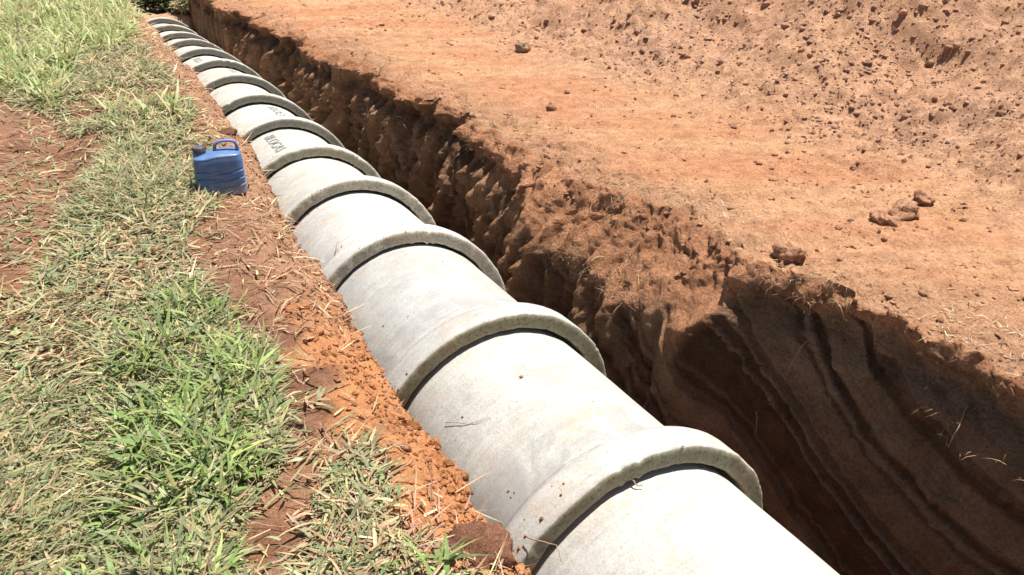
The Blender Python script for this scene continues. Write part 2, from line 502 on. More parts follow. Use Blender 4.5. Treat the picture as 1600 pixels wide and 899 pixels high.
# ---- crumbly left bank
x, y, z = X[:, cB:cF].copy(), Y[:, cB:cF].copy(), Z[:, cB:cF].copy()
top = sst(1.0, 0.0, tB[None, :])
X[:, cB:cF] += 0.022 * fbm(y * 6, z * 6, o=4, s=91, g=0.6) + 0.018 * lumps(y, z, 0.07, 92, 0.6) + 0.012 * lumps(y, z, 0.035, 93, 0.6)
# keep soil out of the pipes
ax, az_ = axis_x(ROWS)[:, None], axis_z(ROWS)[:, None]
rad = np.hypot(X[:, cB:cF] - ax, Z[:, cB:cF] - az_)
lim = 0.502
X[:, cB:cF] = np.where((rad < lim), np.minimum(X[:, cB:cF], ax - np.sqrt(np.clip(lim ** 2 - (Z[:, cB:cF] - az_) ** 2, 0, None))), X[:, cB:cF])
X[:, cW:cR] = np.maximum(X[:, cW:cR], ax + 0.50 + 0.03)

# ---- trench runs out beyond the last pipe, and behind the photographer
inner_cols = slice(cB, cR)
lvl = np.where(ROWS[:, None] > 5, -0.47 + 0.47 * sst(15.8, 20, ROWS)[:, None] + 0.10 * fbm(X[:, inner_cols] * 2.5, Y[:, inner_cols] * 2.5, o=4, s=77), 0.0)
Z[:, inner_cols] = Z[:, inner_cols] * (1 - closing) + closing * lvl
Z[:, :] += 0.0

# ---- base colours (albedo of the soils)
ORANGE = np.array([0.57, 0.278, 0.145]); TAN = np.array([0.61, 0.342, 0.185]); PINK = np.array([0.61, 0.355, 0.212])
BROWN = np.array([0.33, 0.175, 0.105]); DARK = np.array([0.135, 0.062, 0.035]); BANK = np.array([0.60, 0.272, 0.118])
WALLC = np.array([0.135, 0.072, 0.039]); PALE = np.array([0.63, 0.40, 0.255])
C = np.zeros((NR, NC, 3), np.float32)


def lerp(a, b, f): return a + (b - a) * f[..., None]


def BANK2(y): return lerp(np.broadcast_to(BANK, y.shape + (3,)), np.array([0.45, 0.25, 0.145]), sst(2.4, 3.2, y))


xl, yl = X[:, :nL], Y[:, :nL]
c = np.broadcast_to(BROWN, xl.shape + (3,)).copy()
f = sst(-0.2, 0.5, fbm(xl * 1.6, yl * 1.2, o=4, s=101)); c = lerp(c, np.array([0.36, 0.185, 0.105]), f)
f = sst(0.15, 0.55, fbm(xl * 2.7, yl * 2.7, o=4, s=102)); c = lerp(c, DARK * 1.4, f * 0.6)
f = sst(0.30, 0.15, dL + 0.14 * fbm(xl * 6, yl * 6, o=3, s=103)); c = lerp(c, BANK2(yl), f)
C[:, :nL] = c
yb, zb = Y[:, cB:cF], Z[:, cB:cF]
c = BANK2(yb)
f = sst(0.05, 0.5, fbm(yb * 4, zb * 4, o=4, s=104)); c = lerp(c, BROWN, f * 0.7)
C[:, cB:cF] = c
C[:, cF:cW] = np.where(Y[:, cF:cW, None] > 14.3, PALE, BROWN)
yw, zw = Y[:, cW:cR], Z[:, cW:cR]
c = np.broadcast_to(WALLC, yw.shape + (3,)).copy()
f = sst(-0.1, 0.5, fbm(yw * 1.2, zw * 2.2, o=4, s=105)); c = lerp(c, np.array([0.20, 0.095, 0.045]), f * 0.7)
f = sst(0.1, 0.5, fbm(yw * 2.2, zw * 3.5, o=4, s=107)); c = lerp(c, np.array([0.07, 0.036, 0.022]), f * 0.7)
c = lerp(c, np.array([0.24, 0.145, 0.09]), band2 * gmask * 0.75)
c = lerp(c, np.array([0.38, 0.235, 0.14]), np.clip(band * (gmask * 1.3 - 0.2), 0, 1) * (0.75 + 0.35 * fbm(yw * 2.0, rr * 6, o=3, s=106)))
f = np.clip(fin * 1.4 + 0.35 * fine_fin, 0, 1) * 0.9 + 0.0 * yw; c = lerp(c, np.array([0.50, 0.27, 0.145]), np.clip(f, 0, 1))  # sunlight on the fins painted in as pale orange
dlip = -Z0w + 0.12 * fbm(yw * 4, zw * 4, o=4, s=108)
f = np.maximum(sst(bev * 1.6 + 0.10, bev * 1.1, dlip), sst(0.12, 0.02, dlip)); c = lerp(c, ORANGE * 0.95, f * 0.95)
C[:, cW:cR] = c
xr, yr = X[:, cR:], Y[:, cR:]
u = xr * 0.50 + yr * 0.866; v = xr * 0.866 - yr * 0.50
c = np.broadcast_to(ORANGE, xr.shape + (3,)).copy()
f = sst(-0.35, 0.45, fbm(v * 0.7, u * 3.0, o=4, s=111)); c = lerp(c, TAN, f)
f = sst(0.15, 0.5, fbm(xr * 1.2, yr * 1.2, o=4, s=112)); c = lerp(c, PALE, f * 0.35)
c = lerp(c, PINK, mr * 0.9)
f = sst(0.05, 0.5, fbm(xr * 1.0, yr * 1.0, o=4, s=113)) * mr; c = lerp(c, np.array([0.57, 0.335, 0.21]), f)
f = sst(0.5, 0.1, bR[None, :] + 0.5 * fbm(xr * 2, yr * 2, o=3, s=114)); c = lerp(c, np.array([0.47, 0.27, 0.155]), f * 0.7)
C[:, cR:] = c

V = np.stack([X, Y, Z], -1).astype(np.float32)


def slice_mesh(name, c0, c1, mat):
    n = c1 - c0
    v = V[:, c0:c1].reshape(-1, 3); cc = C[:, c0:c1].reshape(-1, 3)
    i = np.arange(NR - 1)[:, None] * n + np.arange(n - 1)[None, :]
    f = np.stack([i, i + 1, i + n + 1, i + n], -1).reshape(-1, 4)
    return mesh_np(name, v, f, None, [mat], cc, True)


tag(new_obj("ground", slice_mesh("ground", 0, cB + 1, M_SOIL)), kind="structure", label="brown trodden soil under cut grass left of the trench")
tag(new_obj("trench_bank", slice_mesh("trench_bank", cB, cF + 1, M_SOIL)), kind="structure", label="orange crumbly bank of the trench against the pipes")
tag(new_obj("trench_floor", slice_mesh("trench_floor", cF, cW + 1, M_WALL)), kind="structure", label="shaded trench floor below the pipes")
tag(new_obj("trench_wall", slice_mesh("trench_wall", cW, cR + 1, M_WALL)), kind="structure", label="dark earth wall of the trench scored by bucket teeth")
tag(new_obj("graded_ground", slice_mesh("graded_ground", cR, NC, M_SOIL)), kind="structure", label="dry orange graded ground rising to a spoil bank")


# ------------------------------------------------------------------ scattering on the grid
def scatter(n, c0, c1, dens, y0=0.9, y1=16.5):
    """n points on columns c0..c1, density dens(x, y, z) per m2; returns positions and normals"""
    r = np.where((ROWS > y0) & (ROWS < y1))[0]; r0, r1 = r[0], r[-1]
    P = V[r0:r1 + 1, c0:c1].astype(np.float64)
    A = P[1:, :-1] - P[:-1, :-1]; B = P[:-1, 1:] - P[:-1, :-1]
    N = np.cross(B, A); ar = np.linalg.norm(N, axis=-1)
    cen = (P[:-1, :-1] + P[1:, 1:]) / 2
    wgt = (ar * dens(cen[..., 0], cen[..., 1], cen[..., 2])).ravel()
    cs = np.cumsum(wgt)
    if cs[-1] <= 0: return np.zeros((0, 3)), np.zeros((0, 3))
    k = np.searchsorted(cs, rng.random(n) * cs[-1]).clip(0, len(cs) - 1)
    i, j = np.unravel_index(k, ar.shape)
    a = rng.random(n)[:, None]; b = rng.random(n)[:, None]
    p = P[i, j] * (1 - a) * (1 - b) + P[i + 1, j] * a * (1 - b) + P[i, j + 1] * (1 - a) * b + P[i + 1, j + 1] * a * b
    nn = N[i, j] / np.maximum(ar[i, j], 1e-12)[:, None]
    nn[nn[:, 2] < 0] *= 1
    return p, nn


def zat(x, y, left=True):
    """height of the ground at x, y"""
    r = int(np.clip(np.searchsorted(ROWS, y), 1, NR - 1))
    cols = slice(0, nL) if left else slice(cR, NC)
    return float(np.interp(x, V[r, cols, 0], V[r, cols, 2]))


def inpoly(x, y, poly):
    r = np.zeros(x.shape, bool)
    n = len(poly)
    for i in range(n):
        x0, y0 = poly[i]; x1, y1 = poly[(i + 1) % n]
        cnd = ((y0 > y) != (y1 > y)) & (x < (x1 - x0) * (y - y0) / (y1 - y0 + 1e-12) + x0)
        r ^= cnd
    return r


def poly_px(pts): return [tuple(G(*p)) for p in pts]


def soft(x, y, poly, s, a=0.12, f=3.0):
    """ragged membership of a polygon"""
    return inpoly(x + a * fbm(x * f, y * f, o=3, s=s), y + 2 * a * fbm(x * f, y * f, o=3, s=s + 7), poly)


P_LUSH = poly_px([(-400, -60), (150, -60), (215, 20), (200, 70), (130, 85), (110, 120), (70, 165), (0, 130), (-200, 120)])
P_MID = poly_px([(175, 165), (290, 150), (285, 230), (240, 290), (200, 350), (60, 440), (100, 330), (160, 240)])
P_FRESH = poly_px([(235, 470), (300, 440), (350, 500), (430, 560), (420, 690), (370, 790), (330, 960), (-500, 960), (-500, 640), (100, 600), (190, 560)])
P_MAT = P_FRESH
P_FRESH = poly_px([(235, 470), (300, 440), (350, 500), (430, 560), (420, 690), (370, 790), (330, 960), (60, 960), (180, 760), (140, 640), (190, 560)])
P_BARE = poly_px([(425, 660), (440, 560), (500, 470), (600, 560), (700, 680), (840, 860), (760, 860), (660, 760), (600, 695), (530, 700), (500, 790), (450, 870), (430, 960), (330, 960), (400, 800), (435, 720)])
P_TRACK = poly_px([(-300, 130), (50, 160), (110, 195), (195, 205), (165, 245), (120, 310), (85, 390), (50, 450), (-300, 510)])
P_PATH = poly_px([(95, 150), (240, 138), (330, 120), (350, 185), (280, 150), (170, 175), (100, 185)])
P_STRIP = poly_px([(400, 245), (330, 320), (300, 420), (345, 480), (405, 560), (430, 620), (430, 700), (395, 790), (325, 960), (950, 960), (720, 650), (580, 480), (450, 330), (425, 245)])
P_CLUMP = poly_px([(530, 710), (590, 700), (640, 790), (690, 860), (720, 930), (480, 930), (500, 810)])
P_ORANGE = poly_px([(300, 60), (330, 110), (370, 190), (330, 180), (300, 130), (235, 60)])


def dens_dist(y): return 1.0 / (0.55 + 0.22 * y) ** 2


def blades(P, yaw, length, width, pitch, curl, col, name, mat, twist=0.0, seg=3):
    """arched tapering leaves; P base, yaw heading, pitch start angle over ground, curl total bend"""
    n = len(P)
    tt = np.linspace(0, 1, seg + 1)
    V_ = np.zeros((n, (seg) * 2 + 1, 3), np.float32)
    pos = P.astype(np.float64).copy()
    side = np.stack([-np.sin(yaw), np.cos(yaw), twist * np.ones(n) if np.isscalar(twist) else twist], -1)
    side /= np.linalg.norm(side, axis=1)[:, None]
    for k in range(seg + 1):
        wd = width * (1 - tt[k] ** 1.8) * (0.75 + 0.5 * min(1, tt[k] * 3)) * 0.5
        if k < seg:
            V_[:, 2 * k] = pos - side * wd[:, None]; V_[:, 2 * k + 1] = pos + side * wd[:, None]
        else:
            V_[:, 2 * k] = pos
        if k < seg:
            a = pitch - curl * (tt[k] + 0.5 / seg)
            yw_ = yaw + 0.5 * (curl) * 0.3 * (k - 1)
            st = length / seg
            pos = pos + np.stack([np.cos(a) * np.cos(yw_), np.cos(a) * np.sin(yw_), np.sin(a)], -1) * st[:, None]
    m = seg * 2 + 1
    base = np.arange(n)[:, None] * m
    q = np.concatenate([base + np.array([2 * k, 2 * k + 1, 2 * k + 3, 2 * k + 2])[None] for k in range(seg - 1)], 0)
    tr = base + np.array([2 * seg - 2, 2 * seg - 1, 2 * seg])[None]
    cc = np.repeat(col[:, None, :], m, 1).reshape(-1, 3)
    return new_obj(name, mesh_np(name, V_.reshape(-1, 3), q, tr, [mat], cc, True))


def pick(cols, n, jit=0.18, wts=None):
    cols = np.array(cols)
    k = rng.choice(len(cols), n, p=wts)
    c = cols[k] * (1 + jit * rng.standard_normal((n, 1))) * (1 + 0.06 * rng.standard_normal((n, 3)))
    return np.clip(c, 0.01, 0.9)


GREEN = [(0.21, 0.29, 0.08), (0.28, 0.36, 0.11), (0.15, 0.22, 0.06), (0.36, 0.41, 0.15), (0.25, 0.31, 0.14)]
OLIVE = [(0.30, 0.31, 0.15), (0.25, 0.27, 0.14), (0.38, 0.36, 0.19), (0.42, 0.36, 0.20)]
STRAW = [(0.56, 0.43, 0.25), (0.48, 0.35, 0.19), (0.42, 0.28, 0.15), (0.62, 0.50, 0.31), (0.34, 0.21, 0.115)]
LUSH = [(0.36, 0.42, 0.16), (0.45, 0.49, 0.21), (0.28, 0.35, 0.12), (0.55, 0.53, 0.28), (0.50, 0.44, 0.24)]
C_END = cB + 14


def zone(x, y):
    e = np.interp(y, EL[:, 0], EL[:, 1]) - x
    z = {}
    z['lush'] = soft(x, y, P_LUSH, 201)
    z['mid'] = soft(x, y, P_MID, 203)
    z['fresh'] = soft(x, y, P_FRESH, 205, 0.05, 6)
    z['mat'] = soft(x, y, P_MAT, 206, 0.05, 6)
    z['bare'] = soft(x, y, P_BARE, 207, 0.05, 6)
    z['track'] = soft(x, y, P_TRACK, 209, 0.08)
    z['path'] = soft(x, y, P_PATH, 211, 0.10)
    z['strip'] = soft(x, y, P_STRIP, 217, 0.05, 5)
    z['clump'] = soft(x, y, P_CLUMP, 213, 0.04, 6)
    z['orange'] = soft(x, y, P_ORANGE, 215, 0.08)
    z['e'] = e
    return z


def keep_visible(x, y): return x > -0.62 - 0.025 * y


# lying straw everywhere
def d_straw(x, y, z):
    q = zone(x, y)
    d = 1.0 * dens_dist(y) * (0.35 + 0.9 * sst(-0.35, 0.35, fbm(x * 2.2, y * 1.8, o=3, s=220)))
    d = np.where(q['strip'] & ~q['clump'], d * 1.0, d); d = np.where(q['bare'], d * 0.35, d); d = np.where(q['track'], d * 0.38, d)
    d = np.where(q['path'], d * 0.25, d); d = np.where(q['orange'], d * 1.2, d); d = np.where(q['lush'], d * 0.3, d)
    d = np.where(q['mat'], d * 0.9, d); d = np.where(q['clump'], d * 2.4, d)
    d = d * sst(0.03 - 0.08 * sst(2.3, 3.2, y), 0.24 - 0.18 * sst(2.3, 3.2, y), q['e'] + 0.07 * fbm(x * 9, y * 9, o=2, s=221)) * keep_visible(x, y)
    d = d * (1 + 0.22 * np.clip(y - 3, 0, 8))
    return d + 0.02 * dens_dist(y) * (q['e'] > 0)


n = 76000
P, N = scatter(n, 0, C_END, d_straw)
yd = P[:, 1]
sz = 1 + 0.10 * np.clip(yd - 2, 0, 12)
P[:, 2] += rng.random(n) ** 2 * 0.030 + 0.004
q_ = zone(P[:, 0], P[:, 1])
straw_c = pick(STRAW, n, 0.22)
brown_c = pick([(0.40, 0.24, 0.14), (0.33, 0.19, 0.11), (0.46, 0.30, 0.18), (0.26, 0.14, 0.08)], n, 0.2)
straw_c = np.where(((q_['strip'] | q_['track'] | q_['path'] | q_['orange']) & (rng.random(n) < 0.72))[:, None], brown_c, straw_c)
blades(P, rng.random(n) * 2 * np.pi, (0.04 + 0.12 * rng.random(n) ** 2) * sz ** 0.6, (0.0032 + 0.0060 * rng.random(n) ** 3) * sz,
       np.abs(rng.normal(0.06, 0.22, n)), rng.normal(0.3, 0.4, n), straw_c, "dry_straw", M_STRAW, twist=rng.normal(0, .3, n))
tag(bpy.data.objects["dry_straw"], "dry cut straw lying over the soil left of the trench", "straw", kind="stuff")


# cut, fading leaves lying in mats
def d_olive(x, y, z):
    q = zone(x, y)
    d = dens_dist(y) * (0.15 + 0.9 * sst(-0.15, 0.35, fbm(x * 1.9, y * 1.5, o=3, s=230)))
    d = np.where(q['mid'], d * 1.9 + 0.4 * dens_dist(y), d); d = np.where(q['mat'], d * 1.5 + 0.45 * dens_dist(y), d)
    d = np.where(q['strip'] & ~q['clump'], d * 0.03, d); d = np.where(q['track'], d * 0.05, d); d = np.where(q['path'] | q['orange'], d * 0.15, d); d = np.where(q['lush'], d * 0.5, d)
    d = np.where(q['clump'], d * 0.35, d)
    d = d * sst(0.16, 0.42, q['e'] + 0.10 * fbm(x * 6, y * 6, o=2, s=231)) * keep_visible(x, y)
    return d


n = 98000
P, N = scatter(n, 0, C_END, d_olive)
yd = P[:, 1]; sz = 1 + 0.09 * np.clip(yd - 2, 0, 12)
P[:, 2] += rng.random(n) * 0.018 + 0.002
blades(P, rng.normal(0.6, 1.0, n) + np.pi * (rng.random(n) < .5), (0.045 + 0.09 * rng.random(n) ** 1.5) * sz ** 0.5, (0.005 + 0.007 * rng.random(n) ** 1.5) * sz,
       np.abs(rng.normal(0.15, 0.28, n)), rng.normal(0.45, 0.5, n), pick(OLIVE + OLIVE + GREEN[4:] + STRAW[:2], n, 0.2), "cut_grass", M_BLADE, twist=rng.normal(0, .35, n))
tag(bpy.data.objects["cut_grass"], "cut olive grass wilting in mats left of the trench", "grass", kind="stuff")


# fresh broad green leaves, foreground patch
def d_fresh(x, y, z):
    q = zone(x, y)
    d = np.where(q['fresh'] & ~q['strip'], dens_dist(y) * (0.2 + sst(-0.2, 0.3, fbm(x * 4, y * 4, o=3, s=240))), 0)
    d = d + np.where(q['clump'] & (y < 1.36), dens_dist(y) * 0.5, 0)
    return d * keep_visible(x, y)


n = 2600
P, N = scatter(n, 0, C_END, d_fresh, 0.9, 5)
P[:, 2] += 0.004
blades(P, rng.random(n) * 2 * np.pi, 0.06 + 0.12 * rng.random(n) ** 1.3, 0.008 + 0.010 * rng.random(n) ** 1.5,
       rng.uniform(0.2, 1.15, n), rng.normal(0.9, 0.4, n), pick(GREEN, n, 0.2), "green_grass", M_BLADE, twist=rng.normal(0, .25, n), seg=4)
tag(bpy.data.objects["green_grass"], "bright green broad leaved grass in the near left corner", "grass", kind="stuff")


# tall pale green grass, far left
def d_lush(x, y, z):
    q = zone(x, y)
    d = np.where(q['lush'], 1.0, 0.0) * (0.4 + sst(-0.3, 0.3, fbm(x * 3, y * 3, o=3, s=250)))
    d = d + np.where(q['mid'], 0.22, 0.0)
    return d * dens_dist(y) ** 0.7


n = 26000
P, N = scatter(n, 0, C_END, d_lush, 2.5, 24)
yd = P[:, 1]
lush = yd > 6.0
L_ = np.where(lush, 0.12 + 0.20 * rng.random(n), 0.04 + 0.06 * rng.random(n))
cl = pick(LUSH, n, 0.16); cm = pick(OLIVE + GREEN, n, 0.16)
blades(P, rng.random(n) * 2 * np.pi, L_, np.where(lush, 0.011 + 0.014 * rng.random(n), 0.006 + 0.005 * rng.random(n)),
       rng.uniform(0.4, 1.35, n), rng.normal(1.1, 0.5, n), np.where(lush[:, None], cl, cm), "tall_grass", M_BLADE, twist=rng.normal(0, .2, n), seg=4)
tag(bpy.data.objects["tall_grass"], "tall pale green grass standing at the far left", "grass", kind="stuff")


# dead roots and straw hanging over the right lip
def d_lip(x, y, z):
    return dens_dist(y) * sst(0.9, 2.2, y) * (1 + 0.25 * y) * sst(0.0, 0.5, fbm(x * 2.4, y * 2.4, z * 2.4, o=3, s=260)) * (z > -0.42)


n = 5000
P, N = scatter(n, cW, cR + 40, d_lip, 0.9, 16)
P += N * 0.004
blades(P, rng.normal(np.pi, 1.2, n), 0.02 + 0.08 * rng.random(n) ** 3, 0.0012 + 0.0014 * rng.random(n),
       rng.normal(0.15, 0.6, n), rng.normal(0.9, 0.7, n), pick(STRAW[1:3] + [(0.30, 0.18, 0.10), (0.24, 0.14, 0.08), (0.40, 0.25, 0.14)], n, 0.25), "hanging_roots", M_STRAW, twist=rng.normal(0, .4, n))
tag(bpy.data.objects["hanging_roots"], "dead roots and straw hanging over the right lip of the trench", "roots", kind="stuff")


def d_dry(x, y, z):
    d = sst(0.16, 0.5, fbm(x * 1.4, y * 1.4, o=3, s=262)) * 0.7
    return dens_dist(y) * (d + sst(0.6, 0.1, x - np.interp(y, ER[:, 0], ER[:, 1])) * 0.12) * (x < 5.5)


n = 1600
P, N = scatter(n, cR, NC - 25, d_dry, 0.9, 14)
P[:, 2] += 0.003
blades(P, rng.random(n) * 2 * np.pi, 0.02 + 0.07 * rng.random(n) ** 2, 0.0018 + 0.0022 * rng.random(n),
       rng.normal(0.15, 0.25, n), rng.normal(0.3, 0.4, n), pick(STRAW[:4] + [(0.45, 0.30, 0.18), (0.35, 0.22, 0.13)], n, 0.2), "scattered_straw", M_STRAW)
tag(bpy.data.objects["scattered_straw"], "thin bits of dry straw scattered over the graded ground", "straw", kind="stuff")

# ------------------------------------------------------------------ crumbs and clods of soil
ico_v, ico_f = None, None


def ico(sub):
    import bmesh
    bm = bmesh.new()
    bmesh.ops.create_icosphere(bm, subdivisions=sub, radius=1.0)
    v = np.array([x.co[:] for x in bm.verts]); f = np.array([[a.index for a in p.verts] for p in bm.faces])
    bm.free()
    return v, f


I1v, I1f = ico(1)
O1v = np.array([(1, 0, 0), (-1, 0, 0), (0, 1, 0), (0, -1, 0), (0, 0, 1), (0, 0, -1)], float)
O1f = np.array([(0, 2, 4), (2, 1, 4), (1, 3, 4), (3, 0, 4), (2, 0, 5), (1, 2, 5), (3, 1, 5), (0, 3, 5)])
I2v, I2f = ico(3)


def crumbs(P, size, col, name, mat, sink=0.35, base=None):
    n = len(P)
    bv, bf = base if base else (I1v, I1f)
    m = len(bv)
    th = rng.random(n) * 2 * np.pi
    jit = 1 + 0.38 * rng.standard_normal((n, m, 1))
    v = bv[None] * np.clip(jit, 0.45, 1.7) * (size[:, None] * rng.uniform(0.65, 1.25, (n, 3)))[:, None, :] * np.array([1, 1, 0.8])
    cs, sn = np.cos(th)[:, None], np.sin(th)[:, None]
    v = np.stack([v[..., 0] * cs - v[..., 1] * sn, v[..., 0] * sn + v[..., 1] * cs, v[..., 2]], -1)
    v += P[:, None, :] + np.array([0, 0, 1.0]) * (size * (1 - 2 * sink) * 0.6)[:, None, None]
    f = (bf[None] + (np.arange(n) * m)[:, None, None]).reshape(-1, 3)
    cc = np.repeat(col[:, None, :], m, 1).reshape(-1, 3)
    return new_obj(name, mesh_np(name, v.reshape(-1, 3), None, f, [mat], cc, False))


def d_crumb_r(x, y, z):
    b = x - np.interp(y, ER[:, 0], ER[:, 1])
    mh = sst(-0.5, 0.4, x - TOE + 0.3 * fbm(x * 1.2, y * 1.2, o=3, s=270))
    p = sst(-0.1, 0.4, fbm(x * 1.1, y * 1.1, o=3, s=55))
    d = 0.6 + 0.9 * p + 1.5 * mh * (0.45 + sst(-0.2, 0.3, fbm(x * 0.9, y * 0.9, o=3, s=271))) + 0.5 * sst(0.35, 0.0, b)
    return d / (0.6 + 0.16 * y) ** 1.6 * (x < 12) * (z > -0.14)


n = 40000
P, N = scatter(n, cW + 70, NC - 25, d_crumb_r, 0.9, 15)
mh = sst(3.9, 4.8, P[:, 0])
s_ = (0.004 + 0.016 * rng.random(n) ** 8) * (1 + 0.55 * mh) * (0.8 + 0.06 * P[:, 1])
col = (np.array([0.60, 0.325, 0.195])[None] * (1 - mh[:, None]) + np.array([0.63, 0.37, 0.245])[None] * mh[:, None]) * (1 + 0.14 * rng.standard_normal((n, 1)))
big_ = s_ > 0.013
crumbs(P[~big_], s_[~big_] * 1.25, np.clip(col, .03, .8)[~big_], "soil_crumbs", M_CLOD, 0.45, (O1v, O1f))
crumbs(P[big_], s_[big_], np.clip(col, .03, .8)[big_], "coarse_soil_crumbs", M_CLOD, 0.5)
tag(bpy.data.objects["coarse_soil_crumbs"], "coarse crumbs of dry soil strewn over the spoil bank", "soil", kind="stuff")
tag(bpy.data.objects["soil_crumbs"], "small crumbs of dry soil strewn over the graded ground", "soil", kind="stuff")


def d_crumb_l(x, y, z):
    e = np.interp(y, EL[:, 0], EL[:, 1]) - x
    return dens_dist(y) * (0.15 + sst(0.30, 0.02, e) * 2.2) * (x > -1) * (z > -0.6)


n = 7000
P, N = scatter(n, 0, cB + 26, d_crumb_l, 0.9, 14)
P += N * 0.002
e = np.interp(P[:, 1], EL[:, 0], EL[:, 1]) - P[:, 0]
k = sst(0.34, 0.16, e)[:, None]
col = 1.12 * (BROWN[None] * (1 - k) + BANK2(P[:, 1]) * k) * (1 + 0.2 * rng.standard_normal((n, 1)))
crumbs(P, 0.005 + 0.011 * rng.random(n) ** 3, np.clip(col, .02, .8), "bank_crumbs", M_CLOD, 0.4, (O1v, O1f))
P, N = scatter(260, nL - 26, cB + 22, lambda x, y, z: dens_dist(y) * (y < 3.2) * (z > -0.4) * sst(0.0, 0.3, fbm(x * 5, y * 5, o=2, s=280) + 0.1), 0.9, 3.2)
crumbs(P, 0.010 + 0.022 * rng.random(260) ** 2.5, np.clip(BANK[None] * (1 + .12 * rng.standard_normal((260, 1))), .02, .8), "bank_lumps", M_CLOD, 0.6)
tag(bpy.data.objects["bank_lumps"], "lumps of orange earth breaking out of the bank above the near pipes", "soil", kind="stuff")
tag(bpy.data.objects["bank_crumbs"], "fine orange crumbs of earth on the bank above the pipes", "soil", kind="stuff")


def clod_mesh(seed, col, rough=0.28, flat=0.75):
    v = I2v.copy()
    d = 1 + rough * fbm(v[:, 0] * 1.5 + seed * 9, v[:, 1] * 1.5, v[:, 2] * 1.5, o=3, s=300 + seed) \
        + rough * 0.9 * fbm(v[:, 0] * 4 + seed * 9, v[:, 1] * 4, v[:, 2] * 4, o=4, s=330 + seed, g=0.65)
    v = v * d[:, None] * np.array([1.0, 0.85, flat])
    cc = np.clip(np.array(col)[None] * (1 + 0.25 * fbm(v[:, 0] * 3, v[:, 1] * 3, v[:, 2] * 3, o=3, s=seed)[:, None]), .02, .9)
    return mesh_np("clod", v, None, I2f, [M_CLOD], cc, True)


CLODS = [clod_mesh(i, c) for i, c in enumerate([(0.66, 0.39, 0.25), (0.68, 0.40, 0.25), (0.62, 0.37, 0.24), (0.68, 0.43, 0.28), (0.62, 0.35, 0.21), (0.64, 0.36, 0.22)])]


def d_clod(x, y, z):
    d = d_crumb_r(x, y, z)
    return d * (0.06 + sst(-0.3, 0.6, x - TOE)) * (y > 1.2)


nbig = 44
P, N = scatter(nbig, cR, NC - 25, d_clod, 1.2, 11)
for i in range(nbig):
    o = new_obj("soil_clod", CLODS[i % 6])
    s = 0.020 + 0.028 * rng.random() ** 2
    o.location = (P[i, 0], P[i, 1], P[i, 2] + s * 0.15)
    o.scale = (s, s * rng.uniform(0.7, 1.1), s * rng.uniform(0.6, 0.95))
    o.rotation_euler = (rng.normal(0, .3), rng.normal(0, .3), rng.random() * 6.28)
    big = "fist sized" if s > 0.03 else "small"
    dist = "far" if P[i, 1] > 6.0 else "near"
    if P[i, 0] > TOE - 0.1:
        tag(o, "%s clod of dry pinkish earth on the %s part of the rough spoil bank" % (big, dist), "clod", "%s clods on the %s spoil bank" % (big, dist))
    else:
        tag(o, "%s clod of dry orange earth on the %s flat graded ground" % (big, dist), "clod", "%s clods on the %s graded ground" % (big, dist))


def special_clod(px, py, s, col, seed, label, left=False, dz=0.2, rough=0.3, sq=(1, 1, 1), name="soil_clod", zz=None):
    x, y = G(px, py, 0 if zz is None else zz)
    o = new_obj(name, clod_mesh(seed, col, rough))
    o.location = (x, y, (zat(x, y, left) if zz is None else zz) + s * dz)
    o.scale = (s * sq[0], s * sq[1], s * sq[2])
    o.rotation_euler = (0.1, 0.15, seed * 1.3)
    tag(o, label, "clod")
    return o


special_clod(1232, 402, 0.070, (0.60, 0.325, 0.19), 21, "round brown clod perched on the right lip of the trench", dz=0.15, rough=0.6)
special_clod(1412, 335, 0.085, (0.60, 0.325, 0.19), 22, "dark rooty clod standing alone on the graded ground at right", dz=0.25, rough=0.6, sq=(1.1, 0.9, 0.8))
special_clod(1372, 345, 0.05, (0.60, 0.325, 0.19), 27, "small brown clod just left of the dark rooty clod", dz=0.3, rough=0.5)
special_clod(1442, 320, 0.05, (0.60, 0.325, 0.19), 28, "jagged clod touching the right side of the dark rooty clod", dz=0.3, rough=0.6)
special_clod(1392, 352, 0.045, (0.60, 0.325, 0.19), 29, "low clod in front of the dark rooty clod at right", dz=0.2, rough=0.6)
special_clod(817, 84, 0.085, (0.58, 0.40, 0.25), 23, "pale tan blocky clod at the foot of the spoil bank", dz=0.45)
special_clod(862, 168, 0.045, (0.50, 0.28, 0.15), 24, "orange pointed clod on the graded ground near the trench lip", dz=0.4)
special_clod(742, 850, 0.095, (0.27, 0.13, 0.075), 25, "dark brown rounded clod on the bank beside the nearest pipe", True, dz=0.0, rough=0.35, sq=(0.9, 1.25, 0.9))
special_clod(350, 200, 0.085, (0.24, 0.125, 0.075), 26, "dark clod of rooty soil just behind the blue jug", True, dz=0.1, rough=0.4, sq=(1, 1, .7))

